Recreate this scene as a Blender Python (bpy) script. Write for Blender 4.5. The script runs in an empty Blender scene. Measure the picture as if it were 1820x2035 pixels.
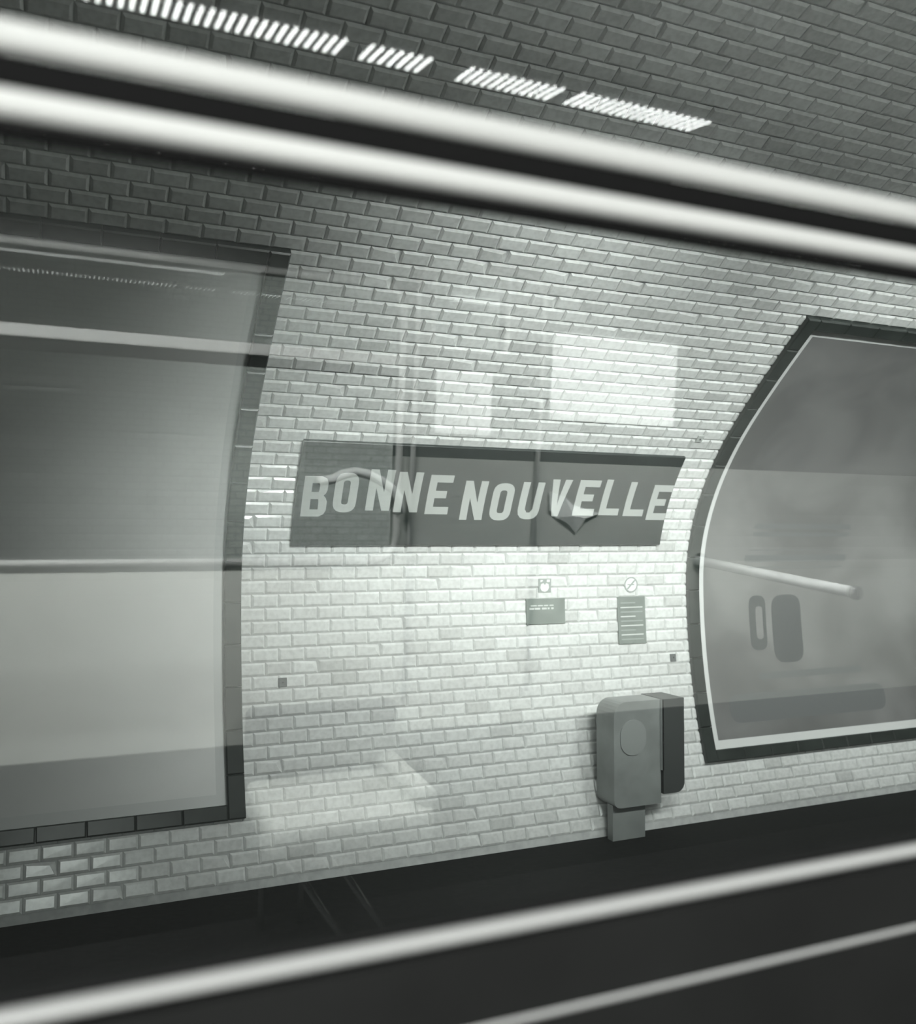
import bpy, bmesh, math, random
from mathutils import Vector, Matrix
from mathutils.geometry import tessellate_polygon

random.seed(7)
scene = bpy.context.scene
C = scene.collection
H = 1.87                                  # eye height above the platform

# ------------------------------------------------------------------ camera
FPX, CX, CY = 1838.0, 910.0, 1017.5       # focal length and centre in pixels of 1820 x 2035
PSI = math.atan(FPX / (5100 - CX))        # turned to the right of the wall's normal
TH = math.atan((1075 - CY) / FPX)         # tilted up
fw = Vector((math.sin(PSI) * math.cos(TH), math.cos(PSI) * math.cos(TH), math.sin(TH)))
rt = Vector((math.cos(PSI), -math.sin(PSI), 0))
up = rt.cross(fw)
cam = bpy.data.cameras.new('camera')
cam.sensor_fit = 'VERTICAL'
cam.sensor_height = 36.0
cam.lens = FPX / 2035 * 36.0
cam.clip_start = 0.02
cam.dof.use_dof = True
cam.dof.focus_distance = 4.5
cam.dof.aperture_fstop = 1.9
cam_ob = bpy.data.objects.new('camera', cam)
C.objects.link(cam_ob)
cam_ob.matrix_world = Matrix(((rt.x, up.x, -fw.x, 0), (rt.y, up.y, -fw.y, 0), (rt.z, up.z, -fw.z, H), (0, 0, 0, 1)))
scene.camera = cam_ob

# ------------------------------------------------------------------ world, exposure
world = bpy.data.worlds.new('world')
scene.world = world
world.use_nodes = True
world.node_tree.nodes['Background'].inputs[0].default_value = (0.9, 1.0, 0.95, 1)
world.node_tree.nodes['Background'].inputs[1].default_value = 0.01
scene.view_settings.view_transform = 'Standard'
scene.view_settings.look = 'None'
scene.view_settings.gamma = 1.0
scene.view_settings.use_curve_mapping = False
scene.view_settings.exposure = 0.0

LIGHT_TINT = (0.975, 1.0, 0.98)
STATION_W = 38.0                          # watts of one station fluorescent
LAMP_SPREAD = 62.0                        # beam of the station lamps, narrowed to pool light mid-wall
CAR_W = 74.0                              # watts per metre of the added opal car lights
DIFFUSER = 20.0                           # radiance of a car light's diffuser


# ------------------------------------------------------------------ materials
def mat(name, col, rough=0.5, metal=0.0, noise=0.0, nscale=6.0, spec=0.5, bump=0.0):
    m = bpy.data.materials.new(name)
    m.use_nodes = True
    nt = m.node_tree
    b = nt.nodes['Principled BSDF']
    b.inputs['Base Color'].default_value = (*col, 1)
    b.inputs['Roughness'].default_value = rough
    b.inputs['Metallic'].default_value = metal
    b.inputs['Specular IOR Level'].default_value = spec
    if noise or bump:
        tc = nt.nodes.new('ShaderNodeTexCoord')
        n = nt.nodes.new('ShaderNodeTexNoise')
        n.inputs['Scale'].default_value = nscale
        n.inputs['Detail'].default_value = 5
        nt.links.new(tc.outputs['Object'], n.inputs['Vector'])
        if noise:
            mr = nt.nodes.new('ShaderNodeMapRange')
            mr.inputs['From Min'].default_value = 0.3
            mr.inputs['From Max'].default_value = 0.7
            mr.inputs['To Min'].default_value = 1 - noise
            mr.inputs['To Max'].default_value = 1 + noise * 0.4
            nt.links.new(n.outputs['Fac'], mr.inputs['Value'])
            mx = nt.nodes.new('ShaderNodeMix')
            mx.data_type = 'RGBA'
            mx.blend_type = 'MULTIPLY'
            mx.inputs['Factor'].default_value = 1
            mx.inputs['A'].default_value = (*col, 1)
            nt.links.new(mr.outputs['Result'], mx.inputs['B'])
            nt.links.new(mx.outputs['Result'], b.inputs['Base Color'])
        if bump:
            bp = nt.nodes.new('ShaderNodeBump')
            bp.inputs['Strength'].default_value = bump
            bp.inputs['Distance'].default_value = 0.004
            nt.links.new(n.outputs['Fac'], bp.inputs['Height'])
            nt.links.new(bp.outputs['Normal'], b.inputs['Normal'])
    return m


def emit(name, col, strength):
    m = bpy.data.materials.new(name)
    m.use_nodes = True
    nt = m.node_tree
    nt.nodes.clear()
    o = nt.nodes.new('ShaderNodeOutputMaterial')
    e = nt.nodes.new('ShaderNodeEmission')
    e.inputs[0].default_value = (*col, 1)
    e.inputs[1].default_value = strength
    nt.links.new(e.outputs[0], o.inputs[0])
    return m


def glass_mat(name, dust=0.002, ior=1.8):
    m = bpy.data.materials.new(name)
    m.use_nodes = True
    nt = m.node_tree
    nt.nodes.clear()
    o = nt.nodes.new('ShaderNodeOutputMaterial')
    tr = nt.nodes.new('ShaderNodeBsdfTransparent')
    tr.inputs[0].default_value = (0.97, 0.99, 0.98, 1)
    gl = nt.nodes.new('ShaderNodeBsdfGlossy')
    gl.inputs['Roughness'].default_value = 0.0
    fr = nt.nodes.new('ShaderNodeFresnel')
    # same reflectance on both faces of the thin sheet
    geo = nt.nodes.new('ShaderNodeNewGeometry')
    io = nt.nodes.new('ShaderNodeMapRange')
    io.inputs['To Min'].default_value = ior
    io.inputs['To Max'].default_value = 1.0 / ior
    nt.links.new(geo.outputs['Backfacing'], io.inputs['Value'])
    nt.links.new(io.outputs['Result'], fr.inputs['IOR'])
    mx = nt.nodes.new('ShaderNodeMixShader')
    nt.links.new(fr.outputs[0], mx.inputs[0])
    nt.links.new(tr.outputs[0], mx.inputs[1])
    nt.links.new(gl.outputs[0], mx.inputs[2])
    df = nt.nodes.new('ShaderNodeBsdfDiffuse')
    df.inputs[0].default_value = (0.8, 0.83, 0.8, 1)
    mx2 = nt.nodes.new('ShaderNodeMixShader')
    mx2.inputs[0].default_value = dust
    nt.links.new(mx.outputs[0], mx2.inputs[1])
    nt.links.new(df.outputs[0], mx2.inputs[2])
    nt.links.new(mx2.outputs[0], o.inputs[0])
    return m


def tile_mat():
    m = bpy.data.materials.new('white glazed tile')
    m.use_nodes = True
    nt = m.node_tree
    b = nt.nodes['Principled BSDF']
    b.inputs['Roughness'].default_value = 0.2
    b.inputs['Specular IOR Level'].default_value = 0.5
    geo = nt.nodes.new('ShaderNodeNewGeometry')
    oi = nt.nodes.new('ShaderNodeObjectInfo')
    ad = nt.nodes.new('ShaderNodeMath')
    ad.operation = 'ADD'
    nt.links.new(geo.outputs['Random Per Island'], ad.inputs[0])
    nt.links.new(oi.outputs['Random'], ad.inputs[1])
    fr = nt.nodes.new('ShaderNodeMath')
    fr.operation = 'FRACT'
    nt.links.new(ad.outputs[0], fr.inputs[0])
    cr = nt.nodes.new('ShaderNodeValToRGB')
    cr.color_ramp.elements[0].color = (0.575, 0.585, 0.57, 1)
    cr.color_ramp.elements[1].color = (0.75, 0.765, 0.75, 1)
    e = cr.color_ramp.elements.new(0.12)
    e.color = (0.68, 0.69, 0.675, 1)
    nt.links.new(fr.outputs[0], cr.inputs[0])
    n = nt.nodes.new('ShaderNodeTexNoise')
    n.inputs['Scale'].default_value = 38
    n.inputs['Detail'].default_value = 4
    nt.links.new(geo.outputs['Position'], n.inputs['Vector'])
    mr = nt.nodes.new('ShaderNodeMapRange')
    mr.inputs['From Min'].default_value = 0.35
    mr.inputs['From Max'].default_value = 0.6
    mr.inputs['To Min'].default_value = 0.86
    mr.inputs['To Max'].default_value = 1.0
    nt.links.new(n.outputs['Fac'], mr.inputs['Value'])
    mx = nt.nodes.new('ShaderNodeMix')
    mx.data_type = 'RGBA'
    mx.blend_type = 'MULTIPLY'
    mx.inputs['Factor'].default_value = 1
    nt.links.new(cr.outputs[0], mx.inputs['A'])
    nt.links.new(mr.outputs['Result'], mx.inputs['B'])
    nt.links.new(mx.outputs['Result'], b.inputs['Base Color'])
    return m


def brick_mat():
    m = bpy.data.materials.new('far tiling')
    m.use_nodes = True
    nt = m.node_tree
    b = nt.nodes['Principled BSDF']
    b.inputs['Roughness'].default_value = 0.3
    tc = nt.nodes.new('ShaderNodeUVMap')
    br = nt.nodes.new('ShaderNodeTexBrick')
    br.inputs['Color1'].default_value = (0.7, 0.72, 0.7, 1)
    br.inputs['Color2'].default_value = (0.62, 0.64, 0.62, 1)
    br.inputs['Mortar'].default_value = (0.3, 0.3, 0.3, 1)
    br.inputs['Scale'].default_value = 1.0
    br.inputs['Mortar Size'].default_value = 0.004
    br.inputs['Brick Width'].default_value = 0.155
    br.inputs['Row Height'].default_value = 0.078
    nt.links.new(tc.outputs[0], br.inputs['Vector'])
    nt.links.new(br.outputs[0], b.inputs['Base Color'])
    return m


M = {
    'tile': tile_mat(),
    'mortar': mat('cement mortar', (0.5, 0.51, 0.5), 0.9, noise=0.2, nscale=20),
    'brick': brick_mat(),
    'asphalt': mat('dark asphalt', (0.008, 0.009, 0.0085), 0.8, noise=0.4, nscale=30, bump=0.3, spec=0.2),
    'ballast': mat('dark track bed', (0.03, 0.03, 0.03), 0.95, noise=0.4, nscale=14, bump=0.6),
    'kerb': mat('worn stone kerb', (0.25, 0.25, 0.24), 0.8, noise=0.3),
    'enamel': mat('dark enamel', (0.012, 0.02, 0.018), 0.3, noise=0.35, nscale=3, spec=0.25),
    'letter': mat('white enamel', (0.43, 0.45, 0.43), 0.35),
    'faience': mat('dark glazed ceramic', (0.035, 0.042, 0.038), 0.3, noise=0.3, nscale=9),
    'paper': mat('white paper', (0.8, 0.82, 0.8), 0.7),
    'poster_paper': mat('pale poster paper', (0.62, 0.63, 0.62), 0.7),
    'plaque': mat('grey enamel plaque', (0.2, 0.23, 0.21), 0.4, noise=0.2, nscale=8),
    'plaque_line': mat('pale plaque lettering', (0.6, 0.62, 0.6), 0.5),
    'pict': mat('grey pictogram ink', (0.3, 0.33, 0.31), 0.5),
    'plate': mat('dark metal plate', (0.09, 0.1, 0.1), 0.5),
    'cabinet': mat('grey green painted steel', (0.25, 0.265, 0.258), 0.35, noise=0.3, nscale=4),
    'cabinet_dark': mat('black painted steel', (0.06, 0.065, 0.063), 0.4),
    'steel': mat('polished steel', (0.75, 0.76, 0.76), 0.18, metal=1.0),
    'glint_bar': mat('bar whitened as glint', (0.9, 0.91, 0.9), 0.2),
    'alu': mat('pale anodised aluminium', (0.62, 0.62, 0.605), 0.42, spec=0.6),
    'alu_dull': mat('darker aluminium', (0.27, 0.27, 0.265), 0.5),  # darker than the other rails
    'rubber': mat('black rubber', (0.006, 0.006, 0.006), 0.8, spec=0.1),
    'dark_panel': mat('dark grey laminate', (0.0085, 0.0088, 0.0085), 0.6, noise=0.2, spec=0.2),
    'cream': mat('laminate paled for haze', (0.72, 0.73, 0.68), 0.45, noise=0.08, nscale=2),
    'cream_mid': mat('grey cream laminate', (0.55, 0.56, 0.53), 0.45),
    'laminate_low_haze': mat('grey laminate', (0.13, 0.135, 0.128), 0.45),
    'ceil': mat('dark grey ceiling paint', (0.07, 0.075, 0.07), 0.6),
    'lino': mat('dark linoleum', (0.008, 0.008, 0.008), 0.7, noise=0.3),
    'vinyl': mat('pale grey vinyl', (0.55, 0.56, 0.53), 0.4, noise=0.1),
    'vinyl_dark': mat('dark grey vinyl', (0.016, 0.017, 0.016), 0.5),
    'lamp_body': mat('grey lamp housing', (0.12, 0.12, 0.12), 0.5),
    'glass': glass_mat('window glass'),
    'tube': emit('fluorescent tube', LIGHT_TINT, 37.0),
}


def poster_mat(name, base, amount, scale, seed):
    m = bpy.data.materials.new(name)
    m.use_nodes = True
    nt = m.node_tree
    b = nt.nodes['Principled BSDF']
    b.inputs['Roughness'].default_value = 0.55
    b.inputs['Specular IOR Level'].default_value = 0.3
    tc = nt.nodes.new('ShaderNodeUVMap')
    mp = nt.nodes.new('ShaderNodeMapping')
    mp.inputs['Location'].default_value = (seed, seed * 2, 0)
    n = nt.nodes.new('ShaderNodeTexNoise')
    n.inputs['Scale'].default_value = scale
    n.inputs['Detail'].default_value = 3
    n.inputs['Distortion'].default_value = 0.6
    nt.links.new(tc.outputs[0], mp.inputs[0])
    nt.links.new(mp.outputs[0], n.inputs['Vector'])
    cr = nt.nodes.new('ShaderNodeValToRGB')
    lo = base * (1 - amount)
    cr.color_ramp.elements[0].position = 0.35
    cr.color_ramp.elements[1].position = 0.65
    cr.color_ramp.elements[0].color = (lo, lo * 1.0, lo * 0.98, 1)
    cr.color_ramp.elements[1].color = (base, base * 1.0, base * 0.98, 1)
    nt.links.new(n.outputs['Fac'], cr.inputs[0])
    nt.links.new(cr.outputs[0], b.inputs['Base Color'])
    return m


M['print_left'] = poster_mat('pale poster print', 0.75, 0.12, 1.1, 3.0)
M['print_right'] = poster_mat('grey poster print', 0.2, 0.35, 1.3, 8.3)
M['ink'] = mat('dark poster ink', (0.07, 0.075, 0.075), 0.55)
M['ink_mid'] = mat('mid grey poster ink', (0.13, 0.135, 0.135), 0.55)


def diffuser_mat():
    """Prismatic lens sheet of a lit lamp: bright lenticular grid."""
    m = bpy.data.materials.new('prismatic lamp diffuser')
    m.use_nodes = True
    nt = m.node_tree
    nt.nodes.clear()
    o = nt.nodes.new('ShaderNodeOutputMaterial')
    e = nt.nodes.new('ShaderNodeEmission')
    e.inputs[0].default_value = (*LIGHT_TINT, 1)
    e.inputs[1].default_value = DIFFUSER
    nt.links.new(e.outputs[0], o.inputs[0])
    return m


M['diffuser'] = diffuser_mat()


# ------------------------------------------------------------------ helpers
def add(name, verts, faces, m, parent=None, smooth=False, uvs=None):
    me = bpy.data.meshes.new(name)
    me.from_pydata([tuple(v) for v in verts], [], faces)
    if uvs:
        l = me.uv_layers.new(name='UVMap')
        for lp in me.loops:
            l.data[lp.index].uv = uvs[lp.vertex_index]
    if smooth:
        for p in me.polygons:
            p.use_smooth = True
    me.materials.append(m)
    ob = bpy.data.objects.new(name, me)
    C.objects.link(ob)
    ob.parent = parent
    return ob


def add_bm(name, bm, m, parent=None, smooth=False):
    bmesh.ops.recalc_face_normals(bm, faces=bm.faces)
    me = bpy.data.meshes.new(name)
    bm.to_mesh(me)
    bm.free()
    if smooth:
        for p in me.polygons:
            p.use_smooth = True
    me.materials.append(m)
    ob = bpy.data.objects.new(name, me)
    C.objects.link(ob)
    ob.parent = parent
    return ob


def empty(name, loc, parent=None):
    o = bpy.data.objects.new(name, None)
    o.empty_display_size = 0.1
    o.location = loc
    C.objects.link(o)
    o.parent = parent
    return o


def tag(o, label=None, cat=None, group=None, kind=None):
    if label: o['label'] = label
    if cat: o['category'] = cat
    if group: o['group'] = group
    if kind: o['kind'] = kind
    return o


def bm_box(x0, x1, y0, y1, z0, z1, bev=0.0, seg=2, bm=None):
    own = bm is None
    bm2 = bmesh.new()
    v = [bm2.verts.new((x, y, z)) for x in (x0, x1) for y in (y0, y1) for z in (z0, z1)]
    for f in ((0, 1, 3, 2), (4, 6, 7, 5), (0, 4, 5, 1), (2, 3, 7, 6), (0, 2, 6, 4), (1, 5, 7, 3)):
        bm2.faces.new([v[i] for i in f])
    bmesh.ops.recalc_face_normals(bm2, faces=bm2.faces)
    if bev:
        bmesh.ops.bevel(bm2, geom=bm2.edges[:], offset=bev, segments=seg, affect='EDGES', profile=0.5)
    if own:
        return bm2
    me = bpy.data.meshes.new('t')
    bm2.to_mesh(me)
    bm2.free()
    bm.from_mesh(me)
    bpy.data.meshes.remove(me)
    return bm


def bm_prism_x(profile, x0, x1):
    """profile: list of (y, z) extruded along x."""
    bm = bmesh.new()
    a = [bm.verts.new((x0, y, z)) for y, z in profile]
    b = [bm.verts.new((x1, y, z)) for y, z in profile]
    n = len(profile)
    for i in range(n):
        bm.faces.new((a[i], a[(i + 1) % n], b[(i + 1) % n], b[i]))
    bm.faces.new(a)
    bm.faces.new(b[::-1])
    return bm


def bm_tube(pts, r, seg=10, bm=None):
    bm = bm or bmesh.new()
    pts = [Vector(p) for p in pts]
    rings = []
    for i, p in enumerate(pts):
        d = (pts[min(i + 1, len(pts) - 1)] - pts[max(i - 1, 0)]).normalized()
        a = d.orthogonal().normalized() if i == 0 else (rings_a - d * rings_a.dot(d)).normalized()
        rings_a = a
        b = d.cross(a)
        rings.append([bm.verts.new(p + a * r * math.cos(t * 2 * math.pi / seg) + b * r * math.sin(t * 2 * math.pi / seg)) for t in range(seg)])
    for i in range(len(rings) - 1):
        for t in range(seg):
            bm.faces.new((rings[i][t], rings[i][(t + 1) % seg], rings[i + 1][(t + 1) % seg], rings[i + 1][t]))
    bm.faces.new(rings[0][::-1])
    bm.faces.new(rings[-1])
    return bm


# ------------------------------------------------------------------ the vault: an elliptical section swept along x
AX, YC, ZE = 7.07, 5.36 - 7.07, -0.30


def prof(ph):
    if ph < 0:
        return YC + AX * math.cos(ph), ZE + 5.3 * math.sin(ph)
    t = min(max((ph - 0.40) / 0.45, 0), 1)
    b = 2.87 + 0.30 * t * t * (3 - 2 * t)
    return YC + AX * math.cos(ph), ZE + b * math.sin(ph)


N_T = 4000
PH0, PH1 = -0.45, math.pi / 2
_tab = []
_s = 0.0
_prev = None
for i in range(N_T + 1):
    ph = PH0 + (PH1 - PH0) * i / N_T
    q = prof(ph)
    if _prev:
        _s += math.hypot(q[0] - _prev[0], q[1] - _prev[1])
    _tab.append((_s, q[0], q[1]))
    _prev = q
_i0 = min(range(N_T + 1), key=lambda i: abs(PH0 + (PH1 - PH0) * i / N_T))
_s0 = _tab[_i0][0]
_tab = [(a - _s0, y, z) for a, y, z in _tab]
S_MIN, S_MAX = _tab[0][0], _tab[-1][0]


def vault(s):
    lo, hi = 0, N_T
    while hi - lo > 1:
        k = (lo + hi) // 2
        if _tab[k][0] <= s:
            lo = k
        else:
            hi = k
    a, b = _tab[lo], _tab[hi]
    t = (s - a[0]) / (b[0] - a[0])
    y, z = a[1] + (b[1] - a[1]) * t, a[2] + (b[2] - a[2]) * t
    d = math.hypot(b[1] - a[1], b[2] - a[2])
    ty, tz = (b[1] - a[1]) / d, (b[2] - a[2]) / d
    return y, z + H, ty, tz


def vmap(x, s, off):
    """Point at x along the wall, s up its curve, off in front of it."""
    y, z, ty, tz = vault(s)
    return Vector((x, y - tz * off, z + ty * off))


S_FLOOR = min((_t for _t in _tab), key=lambda t: abs(t[2] + H))[0]     # where the vault meets the platform


def curved_box(name, x0, x1, s0, s1, o0, o1, m, parent=None, ns=6, bev=0.0, uv=False):
    """A slab lying on the vault from offset o0 to o1; bev chamfers its front edge."""
    verts, faces, uvs = [], [], []
    S = [s0 + (s1 - s0) * i / ns for i in range(ns + 1)]
    for i, s in enumerate(S):
        sb = s + (bev if i == 0 else -bev if i == ns else 0)
        verts += [vmap(x0, s, o0), vmap(x1, s, o0), vmap(x0, s, o1 - bev), vmap(x1, s, o1 - bev), vmap(x0 + bev, sb, o1), vmap(x1 - bev, sb, o1)]
        uvs += [(x0, s), (x1, s), (x0, s), (x1, s), (x0, s), (x1, s)]
    for i in range(ns):
        a, b = i * 6, i * 6 + 6
        faces += [(a + 4, a + 5, b + 5, b + 4), (a + 2, a + 4, b + 4, b + 2), (a + 5, a + 3, b + 3, b + 5),
                  (a, a + 2, b + 2, b), (a + 3, a + 1, b + 1, b + 3), (a, b, b + 1, a + 1)]
    e = ns * 6
    faces += [(0, 1, 3, 2), (2, 3, 5, 4), (e, e + 2, e + 3, e + 1), (e + 2, e + 4, e + 5, e + 3)]
    return add(name, verts, faces, m, parent, uvs=uvs if uv else None)


X_A, X_B = -4.0, 10.0
# bare mortar shell behind the tiles
shell_v, shell_f = [], []
NS = 120
for i in range(NS + 1):
    s = S_FLOOR - 0.05 + (S_MAX - 0.002 - S_FLOOR + 0.05) * i / NS
    shell_v += [vmap(X_A, s, 0), vmap(X_B, s, 0), vmap(X_A, s, -0.15), vmap(X_B, s, -0.15)]
for i in range(NS):
    a, b = i * 4, i * 4 + 4
    shell_f += [(a, a + 1, b + 1, b), (a + 2, b + 2, b + 3, a + 3), (a, b, b + 2, a + 2), (a + 1, a + 3, b + 3, b + 1)]
shell_f += [(0, 2, 3, 1)]
wall_back = add('wall_back', shell_v, shell_f, M['mortar'], smooth=False)
tag(wall_back, 'curved vault wall of the station clad in bevelled white tiles', kind='structure')

# the other half of the vault, behind the train
fv, ff, fu = [], [], []
for i in range(41):
    s = S_FLOOR - 0.9 + (S_MAX - 0.001 - S_FLOOR + 0.9) * i / 40
    s = max(s, S_MIN + 0.01)
    for x in (X_A, X_B):
        p = vmap(x, s, 0)
        fv.append((x, 2 * YC - p.y, p.z)); fu.append((x, s))
for i in range(40):
    a = i * 2
    ff.append((a, a + 2, a + 3, a + 1))
wall_front = add('wall_front', fv, ff, M['brick'], uvs=fu)
tag(wall_front, 'far half of the tiled vault behind the train', kind='structure')

# platform, track bed
platform = add_bm('floor', bm_box(X_A, X_B, 1.05, vault(S_FLOOR)[0] + 0.06, -0.25, 0.0), M['asphalt'])
tag(platform, 'dark asphalt station platform', kind='structure')
kerb = add_bm('trim_1', bm_box(X_A, X_B, 1.0, 1.05, -0.9, 0.002), M['kerb'])
tag(kerb, 'worn kerb along the platform edge', kind='structure')
bed = add_bm('floor', bm_box(X_A, X_B, -9.0, 1.05, -1.1, -0.95), M['ballast'])
tag(bed, 'dark track bed between the platforms', kind='structure')

# ------------------------------------------------------------------ wall tiles
TW, TH_, JN = 0.1550, 0.0780, 0.0035      # course pitch along and up the wall, joint
POST_L = (-3.25, 0.990, -1.245, 2.10)
POST_R = (4.105, 8.345, -1.245, 2.10)


def tile_shape(rnd=None):
    a, b = (TW - JN) / 2, (TH_ - JN) / 2
    w = 0.0115
    j = (lambda q: rnd.uniform(-q, q)) if rnd else (lambda q: 0)
    V = []
    for z, ins in ((-0.004, 0), (0.003, 0), (0.0112, w)):
        for sx, sy in ((-1, -1), (1, -1), (1, 1), (-1, 1)):
            V.append((sx * (a - ins) + j(0.0012), sy * (b - ins) + j(0.0009), z + (j(0.0006) if z > 0 else 0)))
    F = [(8, 9, 10, 11)]
    for k in range(4):
        n = (k + 1) % 4
        F += [(k, n, 4 + n, 4 + k), (4 + k, 4 + n, 8 + n, 8 + k)]
    return V, F


def chipped(V):
    V = list(V)
    x, y, z = V[10]
    V[10] = (x - 0.022, y - 0.010, z - 0.001)
    x, y, z = V[6]
    V[6] = (x - 0.006, y - 0.004, z - 0.004)
    return V


rnd = random.Random(3)
shapes = []
for k in range(6):
    V, F = tile_shape(rnd)
    if k == 5:
        V = chipped(V)
    shapes.append((V, F))
shape_mesh = []
for k, (V, F) in enumerate(shapes):
    me = bpy.data.meshes.new('tile')
    me.from_pydata(V, [], F)
    me.materials.append(M['tile'])
    shape_mesh.append(me)


def project(p):
    d = Vector(p) - Vector((0, 0, H))
    z = d.dot(fw)
    if z <= 0.1:
        return None
    return CX + FPX * d.dot(rt) / z, CY - FPX * d.dot(up) / z, z


placements = []
k0 = int(math.floor((S_FLOOR - 0.069) / TH_)) + 1
k1 = int((4.35 - 0.069) / TH_)
for k in range(k0 - 1, k1):
    s = 0.069 + (k + 0.5) * TH_
    if s - TH_ / 2 < S_FLOOR - 0.02:
        continue
    off = 0.0775 if k % 2 else 0.0
    i0, i1 = int(-1.3 / TW), int(7.6 / TW)
    for i in range(i0, i1):
        x = i * TW + off + 0.045
        skip = False
        for (a, b, c, d) in (POST_L, POST_R):
            if a + 0.05 < x < b - 0.05 and c + 0.03 < s < d - 0.03:
                skip = True
        if skip:
            continue
        y, z, ty, tz = vault(s)
        nrm = Vector((0, -tz, ty))
        tan = Vector((0, ty, tz))
        rx = Vector((1, 0, 0))
        R = Matrix((rx, tan, nrm)).transposed()
        R = R @ Matrix.Rotation(rnd.gauss(0, 0.006), 3, 'X') @ Matrix.Rotation(rnd.gauss(0, 0.004), 3, 'Y') @ Matrix.Rotation(rnd.gauss(0, 0.003), 3, 'Z')
        Mx = R.to_4x4()
        Mx.translation = Vector((x, y, z)) + nrm * rnd.uniform(-0.0008, 0.0008)
        kind = rnd.randrange(5) if rnd.random() > 0.05 else 5
        # size in the picture
        area = 0
        c = project((x, y, z))
        if c and -30 < c[0] < 1850 and -30 < c[1] < 2065:
            q = [project(Mx @ Vector((sx * TW / 2, sy * TH_ / 2, 0))) for sx, sy in ((-1, -1), (1, -1), (1, 1), (-1, 1))]
            if all(q):
                area = 0.5 * abs(sum(q[a][0] * q[(a + 1) % 4][1] - q[(a + 1) % 4][0] * q[a][1] for a in range(4)))
        placements.append((area, kind, Mx))
placements.sort(key=lambda t: -t[0])
for area, kind, Mx in placements[:300]:
    ob = bpy.data.objects.new('tile', shape_mesh[kind])
    C.objects.link(ob)
    ob.parent = wall_back
    ob.matrix_world = Mx
fv, ff = [], []
for area, kind, Mx in placements[300:]:
    n = len(fv)
    V, F = shapes[kind]
    fv += [Mx @ Vector(v) for v in V]
    ff += [tuple(n + i for i in f) for f in F]
field = add('tile_field', fv, ff, M['tile'], wall_back)
tag(field, kind='stuff')


# ------------------------------------------------------------------ station name board
def rounded(pts, r, n=4):
    """round every corner of a closed polygon by r (per-corner cap)."""
    out = []
    L = len(pts)
    for i in range(L):
        p0, p, p1 = Vector(pts[i - 1]), Vector(pts[i]), Vector(pts[(i + 1) % L])
        a, b = p + (p0 - p).normalized() * min(r, (p0 - p).length / 2), p + (p1 - p).normalized() * min(r, (p1 - p).length / 2)
        for k in range(n + 1):
            t = k / n
            out.append(tuple(a * (1 - t) ** 2 + p * 2 * t * (1 - t) + b * t * t))
    return out


def glyph(ch, w, h, t):
    """closed outlines (outer first, then holes) of a slab-like capital of width w, height h, stroke t."""
    if ch == 'E':
        return [[(0, 0), (w, 0), (w, t), (t, t), (t, h / 2 - t / 2), (w * .82, h / 2 - t / 2), (w * .82, h / 2 + t / 2), (t, h / 2 + t / 2), (t, h - t), (w, h - t), (w, h), (0, h)]]
    if ch == 'L':
        return [[(0, 0), (w, 0), (w, t), (t, t), (t, h), (0, h)]]
    if ch == 'N':
        return [[(0, 0), (t, 0), (t, h * .56), (w - t, 0), (w, 0), (w, h), (w - t, h), (w - t, h * .44), (t, h), (0, h)]]
    if ch == 'V':
        return [[(w * .34, 0), (w * .66, 0), (w, h), (w - t * 1.05, h), (w * .5, h * .30), (t * 1.05, h), (0, h)]]
    if ch == 'O':
        o = rounded([(0, 0), (w, 0), (w, h), (0, h)], w * .46, 5)
        i = rounded([(t, t), (w - t, t), (w - t, h - t), (t, h - t)], (w - 2 * t) * .46, 5)
        return [o, i[::-1]]
    if ch == 'U':
        pts = [(0, h), (0, w * .40), (w * .05, w * .2), (w * .18, w * .06), (w * .36, 0), (w * .64, 0), (w * .82, w * .06), (w * .95, w * .2), (w, w * .40), (w, h), (w - t, h),
               (w - t, w * .46), (w - t * 1.25, t * 1.1), (w * .58, t * .95), (w * .42, t * .95), (t * 1.25, t * 1.1), (t, w * .46), (t, h)]
        return [pts]
    if ch == 'B':
        o = [(0, 0), (w * .72, 0), (w * .92, h * .06), (w, h * .16), (w, h * .38), (w * .93, h * .47), (w * .84, h * .52), (w * .92, h * .57), (w * .97, h * .66), (w * .97, h * .84), (w * .9, h * .94), (w * .7, h), (0, h)]
        a = [(t, t * .9), (w * .66, t * .9), (w - t, h * .22), (w - t, h * .34), (w * .64, h * .43), (t, h * .43)]
        b = [(t, h * .60), (w * .62, h * .60), (w - t * 1.05, h * .67), (w - t * 1.05, h * .78), (w * .62, h - t * .9), (t, h - t * .9)]
        return [o, a[::-1], b[::-1]]


def flat_piece(name, loops, x0, s0, o0, thick, m, parent, slices=7):
    """a flat outline bent onto the vault."""
    flat = [p for l in loops for p in l]
    tris = tessellate_polygon([[Vector((p[0], p[1], 0)) for p in l] for l in loops])
    bm = bmesh.new()
    vs = [bm.verts.new((p[0], p[1], 0)) for p in flat]
    for t in tris:
        try:
            bm.faces.new([vs[i] for i in t])
        except ValueError:
            pass
    hmin, hmax = min(p[1] for p in flat), max(p[1] for p in flat)
    for k in range(1, slices):
        z = hmin + (hmax - hmin) * k / slices
        bmesh.ops.bisect_plane(bm, geom=bm.verts[:] + bm.edges[:] + bm.faces[:], plane_co=(0, z, 0), plane_no=(0, 1, 0))
    r = bmesh.ops.extrude_face_region(bm, geom=bm.faces[:])
    for v in r['geom']:
        if isinstance(v, bmesh.types.BMVert):
            v.co.z += thick
    for v in bm.verts:
        v.co = vmap(x0 + v.co.x, s0 + v.co.y, o0 + v.co.z)
    return add_bm(name, bm, m, parent)


sign = empty('station_name_sign', vmap(2.555, 0.283, 0.0))


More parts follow.
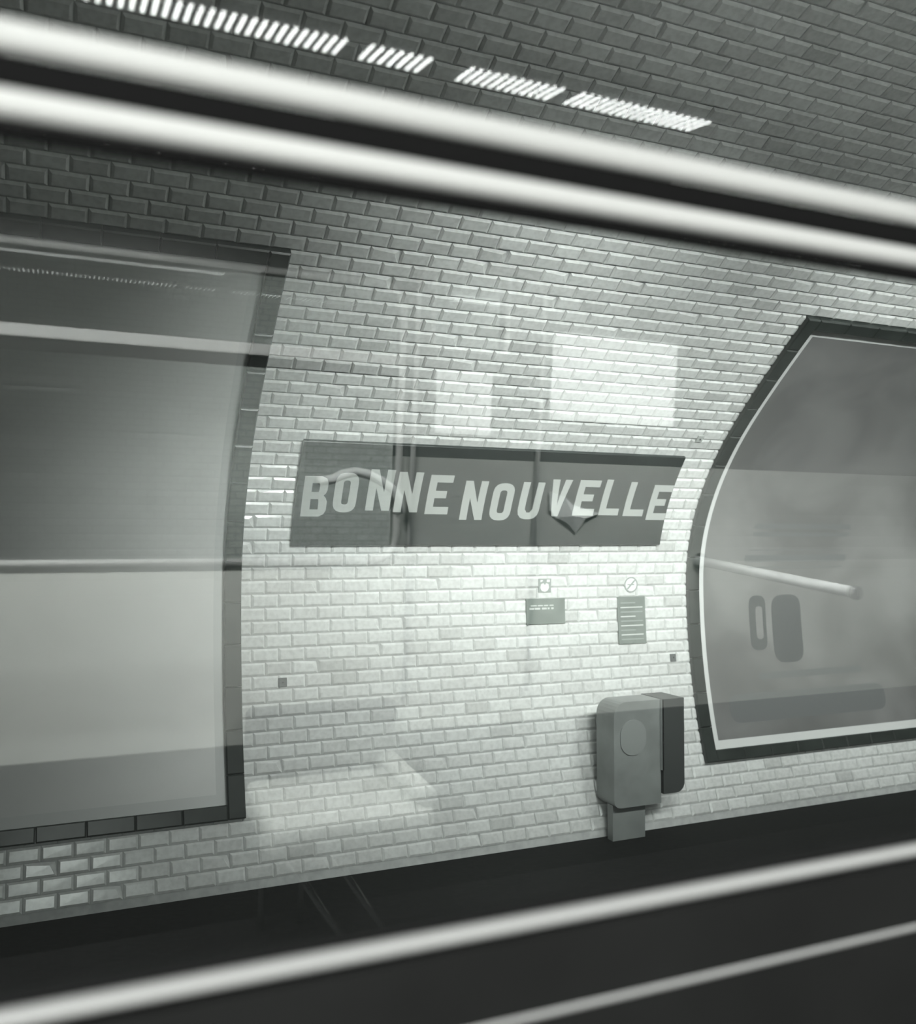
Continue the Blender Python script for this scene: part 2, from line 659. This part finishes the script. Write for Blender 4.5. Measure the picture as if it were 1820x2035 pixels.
def child(o, root):
    """keep a world-space mesh in place under an Empty that is not at the origin."""
    o.parent = root
    o.matrix_parent_inverse = root.matrix_basis.inverted()
    return o


SB = 0.034
board = child(curved_box('sign_board', 1.268, 3.845, 0.283, 0.951, 0.010, SB, M['enamel'], ns=14, bev=0.002), sign)
LET = [('B', 1.306, 1.452, .466, .724), ('O', 1.489, 1.628, .495, .752), ('N', 1.690, 1.840, .509, .781), ('N', 1.866, 2.019, .501, .770), ('E', 2.069, 2.220, .490, .756),
       ('N', 2.305, 2.458, .455, .723), ('O', 2.504, 2.651, .453, .712), ('U', 2.700, 2.853, .463, .725), ('V', 2.903, 3.046, .486, .750), ('E', 3.104, 3.262, .493, .752),
       ('L', 3.303, 3.454, .498, .761), ('L', 3.493, 3.651, .494, .749), ('E', 3.685, 3.845 - .006, .468, .731)]
for ch, a, b, c, d in LET:
    flat_piece('letter', glyph(ch, b - a, d - c, 0.049), a, c, SB - 0.001, 0.004, M['letter'], board)
tag(sign, 'long dark station name board reading BONNE NOUVELLE in jumbled white capitals', 'sign')


# ------------------------------------------------------------------ poster panels with ceramic frames
def billboard(x0, x1, s0, s1, m_print, label, side):
    root = empty('poster_panel', vmap((x0 + x1) / 2, s0, 0))
    fw_, fh = 0.096, 0.082
    o1 = 0.042
    seg = 0.232
    g = 0.002
    n = round((s1 - s0) / seg)
    L = (s1 - s0) / n
    for xa, xb in ((x0, x0 + fw_), (x1 - fw_, x1)):
        for k in range(n):
            child(curved_box('frame_tile', xa, xb, s0 + k * L + g / 2, s0 + (k + 1) * L - g / 2, 0.0, o1 + random.uniform(-.001, .001), M['faience'], ns=4, bev=0.007), root)
    n = round((x1 - x0 - 2 * fw_) / seg)
    L = (x1 - x0 - 2 * fw_) / n
    for sa, sb in ((s0, s0 + fh), (s1 - fh, s1)):
        for k in range(n):
            child(curved_box('frame_tile', x0 + fw_ + k * L + g / 2, x0 + fw_ + (k + 1) * L - g / 2, sa, sb, 0.0, o1 + random.uniform(-.001, .001), M['faience'], ns=2, bev=0.007), root)
    xi0, xi1, si0, si1 = x0 + fw_, x1 - fw_, s0 + fh, s1 - fh
    sheet = child(curved_box('poster_sheet', xi0, xi1, si0, si1, 0.002, 0.010, M['poster_paper'], ns=36), root)
    curved_box('printed_area', xi0 + 0.055, xi1 - 0.055, si0 + 0.06, si1 - 0.06, 0.009, 0.0106, m_print, sheet, ns=36, uv=True)
    tag(root, label, 'poster')
    return sheet


pl = billboard(*POST_L, M['print_left'], 'pale poster in a dark ceramic frame to the left of the station name', 'l')
pr = billboard(*POST_R, M['print_right'], 'grey printed poster in a dark ceramic frame to the right of the station name', 'r')


def ink(x0, x1, s0, s1, m, r=0.03, loops=None):
    lp = loops or [rounded([(0, 0), (x1 - x0, 0), (x1 - x0, s1 - s0), (0, s1 - s0)], r, 4)]
    return flat_piece('printed_figure', lp, x0, s0, 0.0104, 0.0008, m, pr, slices=8)


# the figures printed on the right-hand poster
w, h = 0.155, 0.40
o_ = rounded([(0, 0), (w, 0), (w, h), (0, h)], 0.07, 5)
i_ = rounded([(0.06, 0.08), (w - 0.03, 0.08), (w - 0.03, h - 0.08), (0.06, h - 0.08)], 0.03, 4)
ink(4.66, 0, -0.50, 0, M['ink'], loops=[o_, i_[::-1]])
ink(4.87, 5.15, -0.60, -0.10, M['ink'], r=0.10)
ink(4.62, 5.6, 0.10, 0.24, M['ink_mid'], r=0.06)
ink(4.66, 5.6, 0.34, 0.44, M['ink_mid'], r=0.04)
ink(4.70, 5.7, -0.71, -0.66, M['ink_mid'], r=0.02)
ink(4.40, 5.9, -1.00, -0.80, M['ink_mid'], r=0.09)

# ------------------------------------------------------------------ small notices on the wall below the sign
TF = 0.0112                               # face of the tiles


def plate(name, x0, x1, s0, s1, m, label, cat, th=0.006):
    root = empty(name, vmap((x0 + x1) / 2, s0, 0))
    pl_ = child(curved_box('plate', x0, x1, s0, s1, TF - 0.004, TF + th, m, ns=3, bev=0.0015), root)
    tag(root, label, cat)
    return pl_


pq = plate('notice_plaque', 2.827, 3.117, -0.246, -0.078, M['plaque'], 'wide grey notice plaque with pale lettering under a square pictogram', 'notice')
for (a, b) in ((2.86, 2.905), (2.912, 2.95), (2.957, 2.99), (3.0, 3.03)):
    curved_box('letter_stroke', a, b, -0.128, -0.120, TF + 0.0055, TF + 0.0068, M['plaque_line'], pq, ns=1)
for (a, b) in ((2.85, 2.885), (2.89, 2.93), (2.942, 2.978), (2.985, 3.0), (3.012, 3.03)):
    curved_box('letter_stroke', a, b, -0.15, -0.138, TF + 0.0055, TF + 0.0068, M['plaque_line'], pq, ns=1)

pic = plate('square_pictogram', 2.921, 3.015, -0.040, 0.052, M['pict'], 'small square pictogram with a white rounded shape on the wall', 'sign', 0.004)
blob = [(0.016, 0.055), (0.012, 0.03), (0.022, 0.012), (0.045, 0.006), (0.066, 0.014), (0.076, 0.032), (0.072, 0.056), (0.055, 0.062), (0.046, 0.05), (0.034, 0.062)]
flat_piece('white_shape', [blob], 2.922, -0.040, TF + 0.0035, 0.0012, M['paper'], pic, slices=2)
flat_piece('white_shape', [[(0.012, 0.07), (0.03, 0.075), (0.03, 0.084), (0.012, 0.084)]], 2.922, -0.040, TF + 0.0035, 0.0012, M['paper'], pic, slices=1)
flat_piece('white_shape', [[(0.06, 0.07), (0.082, 0.07), (0.082, 0.086), (0.06, 0.086)]], 2.922, -0.040, TF + 0.0035, 0.0012, M['paper'], pic, slices=1)

ns_root = empty('round_prohibition_sign', vmap(3.641, -0.05, 0))


def circ(r, n=28, cx=0.0, cy=0.0):
    return [(cx + r * math.cos(2 * math.pi * k / n), cy + r * math.sin(2 * math.pi * k / n)) for k in range(n)]


child(flat_piece('disc', [circ(0.054)], 3.641, 0.0, TF - 0.004, 0.007, M['paper'], None, slices=4), ns_root)
child(flat_piece('ring', [circ(0.054), circ(0.045)[::-1]], 3.641, 0.0, TF + 0.003, 0.0014, M['pict'], None, slices=4), ns_root)
child(flat_piece('slash', [[(-0.034, -0.026), (-0.026, -0.034), (0.034, 0.026), (0.026, 0.034)]], 3.641, 0.0, TF + 0.003, 0.0018, M['pict'], None, slices=3), ns_root)
child(flat_piece('cigarette', [[(-0.03, 0.004), (0.026, 0.004), (0.026, 0.012), (-0.03, 0.012)]], 3.641, -0.008, TF + 0.003, 0.0012, M['pict'], None, slices=1), ns_root)
tag(ns_root, 'small round no smoking sign above the tall grey notice', 'sign')

pq2 = plate('notice_plaque', 3.528, 3.752, -0.404, -0.081, M['plaque'], 'tall grey notice plaque under the round no smoking sign', 'notice')
for k in range(9):
    s = -0.12 - k * 0.031
    a, b = 3.55, 3.55 + (0.18 if k % 3 else 0.12)
    curved_box('text_line', a, b, s - 0.008, s, TF + 0.0055, TF + 0.0066, M['plaque_line'] if k % 2 else M['pict'], pq2, ns=1)


def bolt_plate(x, s, m, label):
    root = empty('anchor_plate', vmap(x, s, 0))
    r = 0.024
    child(curved_box('plate', x - r, x + r, s - r * 1.1, s + r * 1.1, TF - 0.004, TF + 0.006, m, ns=2, bev=0.002), root)
    child(flat_piece('bolt_head', [circ(0.006, 6)], x, s, TF + 0.005, 0.004, M['steel'], None, slices=1), root)
    tag(root, label, 'plate')


bolt_plate(1.228, -0.518, M['plate'], 'small dark square plate on the tiles beside the left poster')
bolt_plate(3.963, -0.514, M['plate'], 'small dark square plate on the tiles beside the right poster')
bolt_plate(3.900, 1.093, M['letter'], 'small pale square plate above the right end of the station sign')

# ------------------------------------------------------------------ steel cabinet at the foot of the wall
M['oval'] = mat('dull grey steel', (0.275, 0.29, 0.283), 0.4)
cab = empty('metal_cabinet', (3.47, 4.98, 0))
Y0, Y1 = 4.90, 5.02


def rounded_rect_prism(x0, x1, z0, z1, y0, y1, radii, m, name, bev=0.006):
    """front outline in x,z with its own radius at each corner (bl, br, tr, tl)."""
    c = [((x0, z0), radii[0], math.pi), ((x1, z0), radii[1], 1.5 * math.pi), ((x1, z1), radii[2], 0), ((x0, z1), radii[3], .5 * math.pi)]
    pts = []
    for (px, pz), r, a0 in c:
        if r <= 0:
            pts.append((px, pz)); continue
        cx = px + r if px == x0 else px - r
        cz = pz + r if pz == z0 else pz - r
        for k in range(7):
            a = a0 + k / 6 * math.pi / 2
            pts.append((cx + r * math.cos(a), cz + r * math.sin(a)))
    bm = bmesh.new()
    a = [bm.verts.new((x, y0, z)) for x, z in pts]
    f = bm.faces.new(a)
    r = bmesh.ops.extrude_face_region(bm, geom=[f])
    for v in r['geom']:
        if isinstance(v, bmesh.types.BMVert):
            v.co.y = y1
    bmesh.ops.recalc_face_normals(bm, faces=bm.faces)
    return child(add_bm(name, bm, m), cab)


rounded_rect_prism(3.205, 3.555, H - 1.66, H - 1.006, Y0, 5.10, (.05, .0, .0, .09), M['cabinet'], 'body')
rounded_rect_prism(3.562, 3.722, H - 1.60, H - 1.004, Y0 - .02, 5.12, (.0, .06, .0, .0), M['cabinet_dark'], 'side_unit')
rounded_rect_prism(3.552, 3.564, H - 1.45, H - 1.006, Y0 - .022, Y0 + .05, (0, 0, 0, 0), M['steel'], 'edge_strip')
rounded_rect_prism(3.22, 3.46, 0.0, H - 1.65, Y0 + .04, 5.0, (0, 0, 0, 0), M['cabinet'], 'pedestal')
rounded_rect_prism(3.25, 3.44, H - 1.34, H - 1.12, Y0 - .006, Y0 + .01, (.09, .09, .09, .09), M['oval'], 'oval_panel')  # plain oval, slightly paler than the cabinet front
tag(cab, 'dark steel cabinet with a rounded corner at the foot of the tiled wall', 'cabinet')


# ------------------------------------------------------------------ station lighting (hung over the platform edge, above the view)
def station_lamp(x, y, z, label, power, side=1):
    root = empty('fluorescent_lamp', (x, y, z))
    add_bm('housing', bm_box(-0.75, 0.75, -0.09, 0.09, 0.03, 0.10, 0.01), M['lamp_body'], root)
    for dy in (-0.045, 0.045):
        add_bm('tube', bm_tube([(-0.70, dy, 0.0), (0.70, dy, 0.0)], 0.013), M['tube'], root)
    yv = y if side > 0 else 2 * YC - y
    zz = min(_tab, key=lambda t: abs(t[1] - yv) + (9 if t[0] < 0 else 0))[2] + H - z
    for dx in (-0.5, 0.5):
        add_bm('hanger_rod', bm_tube([(dx, 0, 0.09), (dx, 0, zz)], 0.008, 8), M['steel'], root)
    l = bpy.data.lights.new('lamp_light', 'AREA')
    l.shape = 'RECTANGLE'
    l.size, l.size_y = 1.4, 0.14
    l.energy = power
    l.color = LIGHT_TINT
    lo = bpy.data.objects.new('lamp_light', l)
    C.objects.link(lo)
    lo.parent = root
    lo.location = (0, 0, -0.02)
    l.spread = math.radians(LAMP_SPREAD)
    lo.rotation_euler = (math.radians(65) * side, 0, 0)     # narrow beam aimed down to pool on its own wall
    tag(root, label, 'lamp', 'fluorescent lamps over the platform edges')
    return root


for k, x in enumerate((2.4, 4.6, 6.8, 9.0)):
    station_lamp(x, 1.55, H + 1.72, ('first', 'second', 'third', 'last')[k] + ' twin tube lamp in the row over the near platform edge', STATION_W)
for k, x in enumerate((2.0, 4.6, 7.2)):  # opposite row added, run stronger, to brighten the wall mirrored in the window
    station_lamp(x, 2 * YC - 1.55, H + 1.72, ('first', 'second', 'last')[k] + ' added twin tube lamp in the row over the opposite platform', STATION_W * 2.2, -1)

# ------------------------------------------------------------------ the carriage the picture is taken from
FLOOR_Z = H - 1.60
CEIL_Z = H + 0.84
Y_NEAR, Y_FAR = 0.80, -1.60
LEAN = math.radians(3.0)                  # the sides lean in towards the roof
CX0, CX1 = -2.2, 4.6

car_floor = add_bm('floor', bm_box(CX0, CX1, Y_FAR - 0.1, Y_NEAR + 0.12, FLOOR_Z - 0.08, FLOOR_Z), M['lino'])
tag(car_floor, 'dark linoleum floor of the carriage', kind='structure')
car_ceil = add_bm('ceiling', bm_box(CX0, CX1, Y_FAR - 0.1, Y_NEAR + 0.06, CEIL_Z, CEIL_Z + 0.06), M['ceil'])
tag(car_ceil, 'dark ceiling of the carriage', kind='structure')
for nm, x in (('wall_left', CX0), ('wall_right', CX1)):
    o = add_bm(nm, bm_box(x - 0.03, x + 0.03, Y_FAR - 0.1, Y_NEAR + 0.12, FLOOR_Z, CEIL_Z), M['cream_mid'])
    tag(o, 'end partition of the carriage', kind='structure')

# near side wall with the window the picture is taken through; local z runs up the leaning side
WX0, WX1, WZ0, WZ1 = -0.45, 1.42, -0.372, 0.70
near = empty('wall_near', (0, Y_NEAR, H))
near.rotation_euler = (LEAN, 0, 0)
tag(near, 'dark carriage side wall below and around the near window', kind='structure')
zf, zc = -1.60, 0.845
for a, b, c, d in ((CX0, CX1, zf, WZ0 - 0.02), (CX0, CX1, WZ1 + 0.02, zc), (CX0, WX0 - 0.02, WZ0 - 0.02, WZ1 + 0.02), (WX1 + 0.02, CX1, WZ0 - 0.02, WZ1 + 0.02)):
    add_bm('wall_panel', bm_box(a, b, -0.004, 0.055, c, d), M['dark_panel'], near)

win = empty('window_1', (0, Y_NEAR, H))
win.rotation_euler = (LEAN, 0, 0)
tag(win, 'near carriage window with a top light above two pale metal rails', kind='structure')


def half_round(z0, z1, depth, back=0.012, n=8):
    zc_, r = (z0 + z1) / 2, (z1 - z0) / 2
    p = [(-depth * math.cos(math.pi * (k / n - .5)) - 0.0, zc_ + r * math.sin(math.pi * (k / n - .5))) for k in range(n + 1)]
    return p + [(back, z1), (back, z0)]


def rail(name, z0, z1, depth, m, x0=WX0, x1=WX1, parent=win):
    return add_bm(name, bm_prism_x(half_round(z0, z1, depth), x0, x1), m, parent, smooth=False)


rail('top_light_rail', 0.3755, 0.4015, 0.012, M['alu'])
rail('rubber_seal', 0.3485, 0.3755, 0.003, M['rubber'])
rail('transom_rail', 0.3255, 0.3485, 0.012, M['alu'])
rail('rubber_seal', 0.3130, 0.3255, 0.004, M['rubber'])
rail('bottom_rail', -0.3825, -0.3675, 0.012, M['alu_dull'])
rail('rubber_seal', -0.3675, -0.3600, 0.003, M['rubber'])
rail('head_rail', WZ1 - 0.025, WZ1, 0.012, M['alu'])
rail('trim_strip', -0.4745, -0.4655, 0.006, M['alu_dull'], CX0 + 0.1, CX1 - 0.1)
for x in (WX0, WX1):
    add_bm('side_rail', bm_box(x - 0.012, x + 0.012, -0.012, 0.012, WZ0, WZ1, 0.004), M['alu'], win)
add_bm('lower_pane', bm_box(WX0, WX1, 0.002, 0.007, -0.365, 0.32), M['glass'], win)
hop = add_bm('upper_pane', bm_box(WX0, WX1, -0.0025, 0.0025, 0.0, 0.315), M['glass'], win)
hop.location = (0, 0, 0.3755)
hop.rotation_euler = (math.radians(2.0), 0, 0)        # the top light stands slightly open

# far side wall, seen only as it mirrors in the near window
F = lambda z: z + H
far_holes = [(-1.35, 1.155, -0.325, 0.665), (1.285, 1.570, 0.475, 0.748)]
xs = sorted({CX0, CX1, *[h[0] for h in far_holes], *[h[1] for h in far_holes]})
wall_far = empty('wall_far', (0, Y_FAR, FLOOR_Z))
tag(wall_far, 'pale carriage side wall behind the camera', kind='structure')
for a, b in zip(xs, xs[1:]):
    hs = [h for h in far_holes if h[0] <= a and h[1] >= b]
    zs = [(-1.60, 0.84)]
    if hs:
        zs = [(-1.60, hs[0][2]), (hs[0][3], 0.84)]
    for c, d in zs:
        for c2, d2, mm in ((max(c, -1.60), min(d, -0.34), 'cream'), (max(c, -0.34), min(d, 0.06), 'cream_mid'), (max(c, 0.06), d, 'laminate_low_haze')):  # panel tones banded to shape the haze mirrored in the panes
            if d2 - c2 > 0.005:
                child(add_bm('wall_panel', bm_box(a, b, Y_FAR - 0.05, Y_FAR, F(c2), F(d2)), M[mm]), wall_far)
child(add_bm('skirting_panel', bm_box(CX0, CX1, Y_FAR - 0.0, Y_FAR + 0.012, F(-1.60), F(-0.97)), M['vinyl_dark']), wall_far)  # dark low band lets the mirrored haze fade out

wf = empty('window_2', (-0.1, Y_FAR, F(-0.325)))
tag(wf, 'far carriage window with rounded metal frame', kind='structure')


def frame_loop(x0, x1, z0, z1, r, rad, y, name, m, root):
    pts = []
    for cx, cz, a0 in ((x1 - r, z0 + r, 1.5), (x1 - r, z1 - r, 0), (x0 + r, z1 - r, .5), (x0 + r, z0 + r, 1)):
        for k in range(7):
            a = (a0 + k / 12) * math.pi
            pts.append((cx + r * math.cos(a), y, cz + r * math.sin(a)))
    pts.append(pts[0])
    return child(add_bm(name, bm_tube(pts, rad, 8), m, smooth=True), root)


frame_loop(-1.35, 1.160, F(-0.325), F(0.675), 0.09, 0.013, Y_FAR + 0.006, 'window_frame', M['alu'], wf)
child(add_bm('transom_rail', bm_box(-1.35, 1.155, Y_FAR - 0.01, Y_FAR + 0.02, F(0.383), F(0.424), 0.008), M['alu']), wf)
child(add_bm('rubber_seal', bm_box(-1.35, 1.155, Y_FAR - 0.012, Y_FAR + 0.004, F(0.345), F(0.383)), M['rubber']), wf)
child(add_bm('window_pane', bm_box(-1.35, 1.155, Y_FAR - 0.03, Y_FAR - 0.025, F(-0.325), F(0.665)), M['glass']), wf)

door = empty('door_1', (1.5, Y_FAR, FLOOR_Z))
tag(door, 'carriage door leaf with a small framed window', kind='structure')
frame_loop(1.275, 1.580, F(0.465), F(0.758), 0.03, 0.010, Y_FAR + 0.004, 'window_frame', M['alu'], door)
child(add_bm('window_pane', bm_box(1.285, 1.570, Y_FAR - 0.03, Y_FAR - 0.025, F(0.475), F(0.748)), M['glass']), door)
dp = [(1.215, -0.85), (1.215, 0.665), (1.225, 0.71), (1.25, 0.745), (1.285, 0.767), (1.325, 0.775), (1.625, 0.775), (1.665, 0.767), (1.70, 0.745), (1.725, 0.71), (1.735, 0.665), (1.735, -0.85)]
child(add_bm('door_frame', bm_tube([(x, Y_FAR + 0.006, F(z)) for x, z in dp], 0.010, 8), M['alu'], smooth=True), door)


def sheet(name, x0, x1, z0, z1, label, m=M['paper'], y=Y_FAR + 0.0015):
    o = add_bm(name, bm_box(x0, x1, y - 0.001, y + 0.0015, F(z0), F(z1), 0.0004, 1), m)
    tag(o, label, 'notice')
    return o


M['paper_bright'] = mat('bright white paper', (0.9, 0.92, 0.9), 0.6)
sheet('paper_notice', 1.298, 1.527, 0.152, 0.386, 'small white paper notice mirrored in the window above the sign', M['paper_bright'])
sheet('paper_poster', 1.782, 2.372, 0.228, 0.572, 'large white paper notice mirrored in the window above the sign', M['paper_bright'])

# curved grab handle and a folded sheet on the far wall
gh = empty('curved_grab_bar', (1.0, Y_FAR, F(-0.1)))
hp = [(0.87, -0.035), (0.90, -0.030), (0.935, -0.012), (0.985, 0.0), (1.03, -0.008), (1.08, -0.03), (1.125, -0.06), (1.15, -0.09), (1.158, -0.135)]
child(add_bm('grip', bm_tube([(hp[0][0], Y_FAR + 0.0, F(hp[0][1]))] + [(x, Y_FAR + 0.05, F(z)) for x, z in hp] + [(hp[-1][0], Y_FAR + 0.0, F(hp[-1][1] - 0.005))], 0.017, 10), M['paper_bright'], smooth=True), gh)
tag(gh, 'curved white grab bar mirrored across the first letters of the sign', 'grab bar')

fs = bmesh.new()
P = [(1.795, -.055, .004), (1.86, -.075, .02), (1.83, -.16, .004), (1.80, -.13, .01), (1.90, -.105, .006), (1.895, -.15, .03), (2.03, -.14, .008), (1.96, -.16, .02), (1.925, -.222, .004), (1.88, -.18, .012)]
pv = [fs.verts.new((x, Y_FAR + 0.002 + d, F(z))) for x, z, d in P]
for f in ((0, 1, 2, 3), (1, 4, 5, 2), (4, 6, 7, 5), (5, 7, 8, 9), (2, 5, 9)):
    fs.faces.new([pv[i] for i in f])
r = bmesh.ops.extrude_face_region(fs, geom=fs.faces[:])
for v in r['geom']:
    if isinstance(v, bmesh.types.BMVert):
        v.co.y -= 0.002
o = add_bm('folded_paper', fs, M['paper_bright'])
tag(o, 'creased white sheet mirrored across the V and E of the sign', 'paper')

# cross rail by the door
gr = empty('grab_rail', (2.545, Y_FAR, F(-0.34)))
child(add_bm('bar', bm_tube([(2.545, Y_FAR, F(-0.338)), (2.545, -0.75, F(-0.343))], 0.020, 12), M['glint_bar'], smooth=True), gr)  # white stands in for the lamp glint along the rail
child(add_bm('end_knob', bm_tube([(2.545, -0.76, F(-0.343)), (2.545, -0.735, F(-0.343))], 0.024, 12), M['steel'], smooth=True), gr)
child(add_bm('wall_flange', bm_tube([(2.545, Y_FAR, F(-0.338)), (2.545, Y_FAR + 0.012, F(-0.338))], 0.035, 16), M['steel']), gr)
tag(gr, 'grab rail whitened to mirror as a bright streak on the right poster', 'rail')


# bench seats under the far windows
def bench(x0, x1, label):
    root = empty('bench_seat', ((x0 + x1) / 2, -1.35, FLOOR_Z))
    child(add_bm('cushion', bm_box(x0, x1, -1.56, -1.12, F(-1.20), F(-1.08), 0.035, 3), M['vinyl'], smooth=True), root)
    child(add_bm('backrest', bm_box(x0, x1, -1.585, -1.53, F(-1.06), F(-0.83), 0.025, 3), M['vinyl_dark'], smooth=True), root)
    child(add_bm('end_roll', bm_tube([(x1 - .03, -1.55, F(-1.05)), (x1 - .03, -1.14, F(-1.05))], 0.035, 12), M['vinyl'], smooth=True), root)
    for xl, sx in ((x0 + 0.06, 1), (x1 - 0.35, 1)):
        child(add_bm('leg', bm_tube([(xl, -1.17, F(-1.19)), (xl + 0.26 * sx, -1.17, FLOOR_Z)], 0.013, 10), M['steel'], smooth=True), root)
        child(add_bm('leg', bm_tube([(xl, -1.5, F(-1.19)), (xl, -1.5, FLOOR_Z)], 0.013, 10), M['steel'], smooth=True), root)
    child(add_bm('stretcher', bm_tube([(x0 + 0.06, -1.17, F(-1.225)), (x1 - 0.05, -1.17, F(-1.225))], 0.010, 8), M['steel'], smooth=True), root)
    tag(root, label, 'seat')


bench(0.62, 1.17, 'pale bench seat mirrored at the lower left of the window')


# ceiling lights of the carriage and an added opal row
def car_lamp(x0, x1, yc, wy, label, cells=True):
    L = x1 - x0
    root = empty('ceiling_light', ((x0 + x1) / 2, yc, CEIL_Z))
    child(add_bm('housing', bm_box(x0 - 0.012, x1 + 0.012, yc - wy / 2 - 0.012, yc + wy / 2 + 0.012, F(0.812), CEIL_Z, 0.004), M['lamp_body']), root)
    # prismatic diffuser: rows of small domed lenses standing on a dim sheet
    child(add_bm('diffuser', bm_box(x0, x1, yc - wy / 2, yc + wy / 2, F(0.806), F(0.8125)), M['diffuser_base'] if cells else M['opal']), root)
    if cells:
        px = 0.0195
        nx, ny = max(round(L / px), 1), 4
        V, Fc = [], []
        for i in range(nx):
            for j in range(ny):
                cx = x0 + (i + .5) * L / nx
                cy = yc - wy / 2 + (j + .5) * wy / ny
                rx, ry = L / nx * .27, wy / ny * .30
                n = len(V)
                for k in range(6):
                    a = k * math.pi / 3
                    V.append((cx + rx * math.cos(a), cy + ry * math.sin(a), F(0.8065)))
                for k in range(6):
                    a = k * math.pi / 3
                    V.append((cx + rx * .6 * math.cos(a), cy + ry * .6 * math.sin(a), F(0.8035)))
                for k in range(6):
                    m_ = (k + 1) % 6
                    Fc.append((n + k, n + m_, n + 6 + m_, n + 6 + k))
                Fc.append(tuple(n + 6 + k for k in range(6)))
        o = child(add('lens_field', V, Fc, M['diffuser']), root)
        tag(o, kind='stuff')
        tag(root, label, 'lamp', 'prismatic ceiling lights of the carriage')
        return
    l = bpy.data.lights.new('lamp_light', 'AREA')
    l.shape = 'RECTANGLE'
    l.size, l.size_y = L, wy
    l.energy = CAR_W * L
    l.color = LIGHT_TINT
    lo = bpy.data.objects.new('lamp_light', l)
    C.objects.link(lo)
    lo.location = ((x0 + x1) / 2, yc, F(0.79))
    child(lo, root)
    tag(root, label, 'lamp', 'added opal ceiling lights of the carriage')


M['diffuser_base'] = emit('dim lamp sheet', LIGHT_TINT, 0.25)
YL, WL = -0.283, 0.096
car_lamp(-0.45, 0.521, YL, WL, 'long prismatic ceiling light mirrored at the top left')
car_lamp(0.557, 0.700, YL, WL, 'short prismatic ceiling light mirrored second from the left')
car_lamp(0.775, 1.008, YL, WL, 'prismatic ceiling light mirrored third from the left above the rail')
car_lamp(1.042, 1.400, YL, WL, 'prismatic ceiling light mirrored furthest right over the vault tiles')
M['opal'] = emit('added opal lamp cover', LIGHT_TINT, 20.0)
for k, (a, b) in enumerate(((-1.7, -0.5), (-0.25, 0.65), (1.7, 2.6))):  # unseen row added to light the interior, its mirror image behind the rails
    car_lamp(a, b, -0.83, 0.07, ('first', 'middle', 'last')[k] + ' added opal ceiling light in the unseen row over the far seats', cells=False)
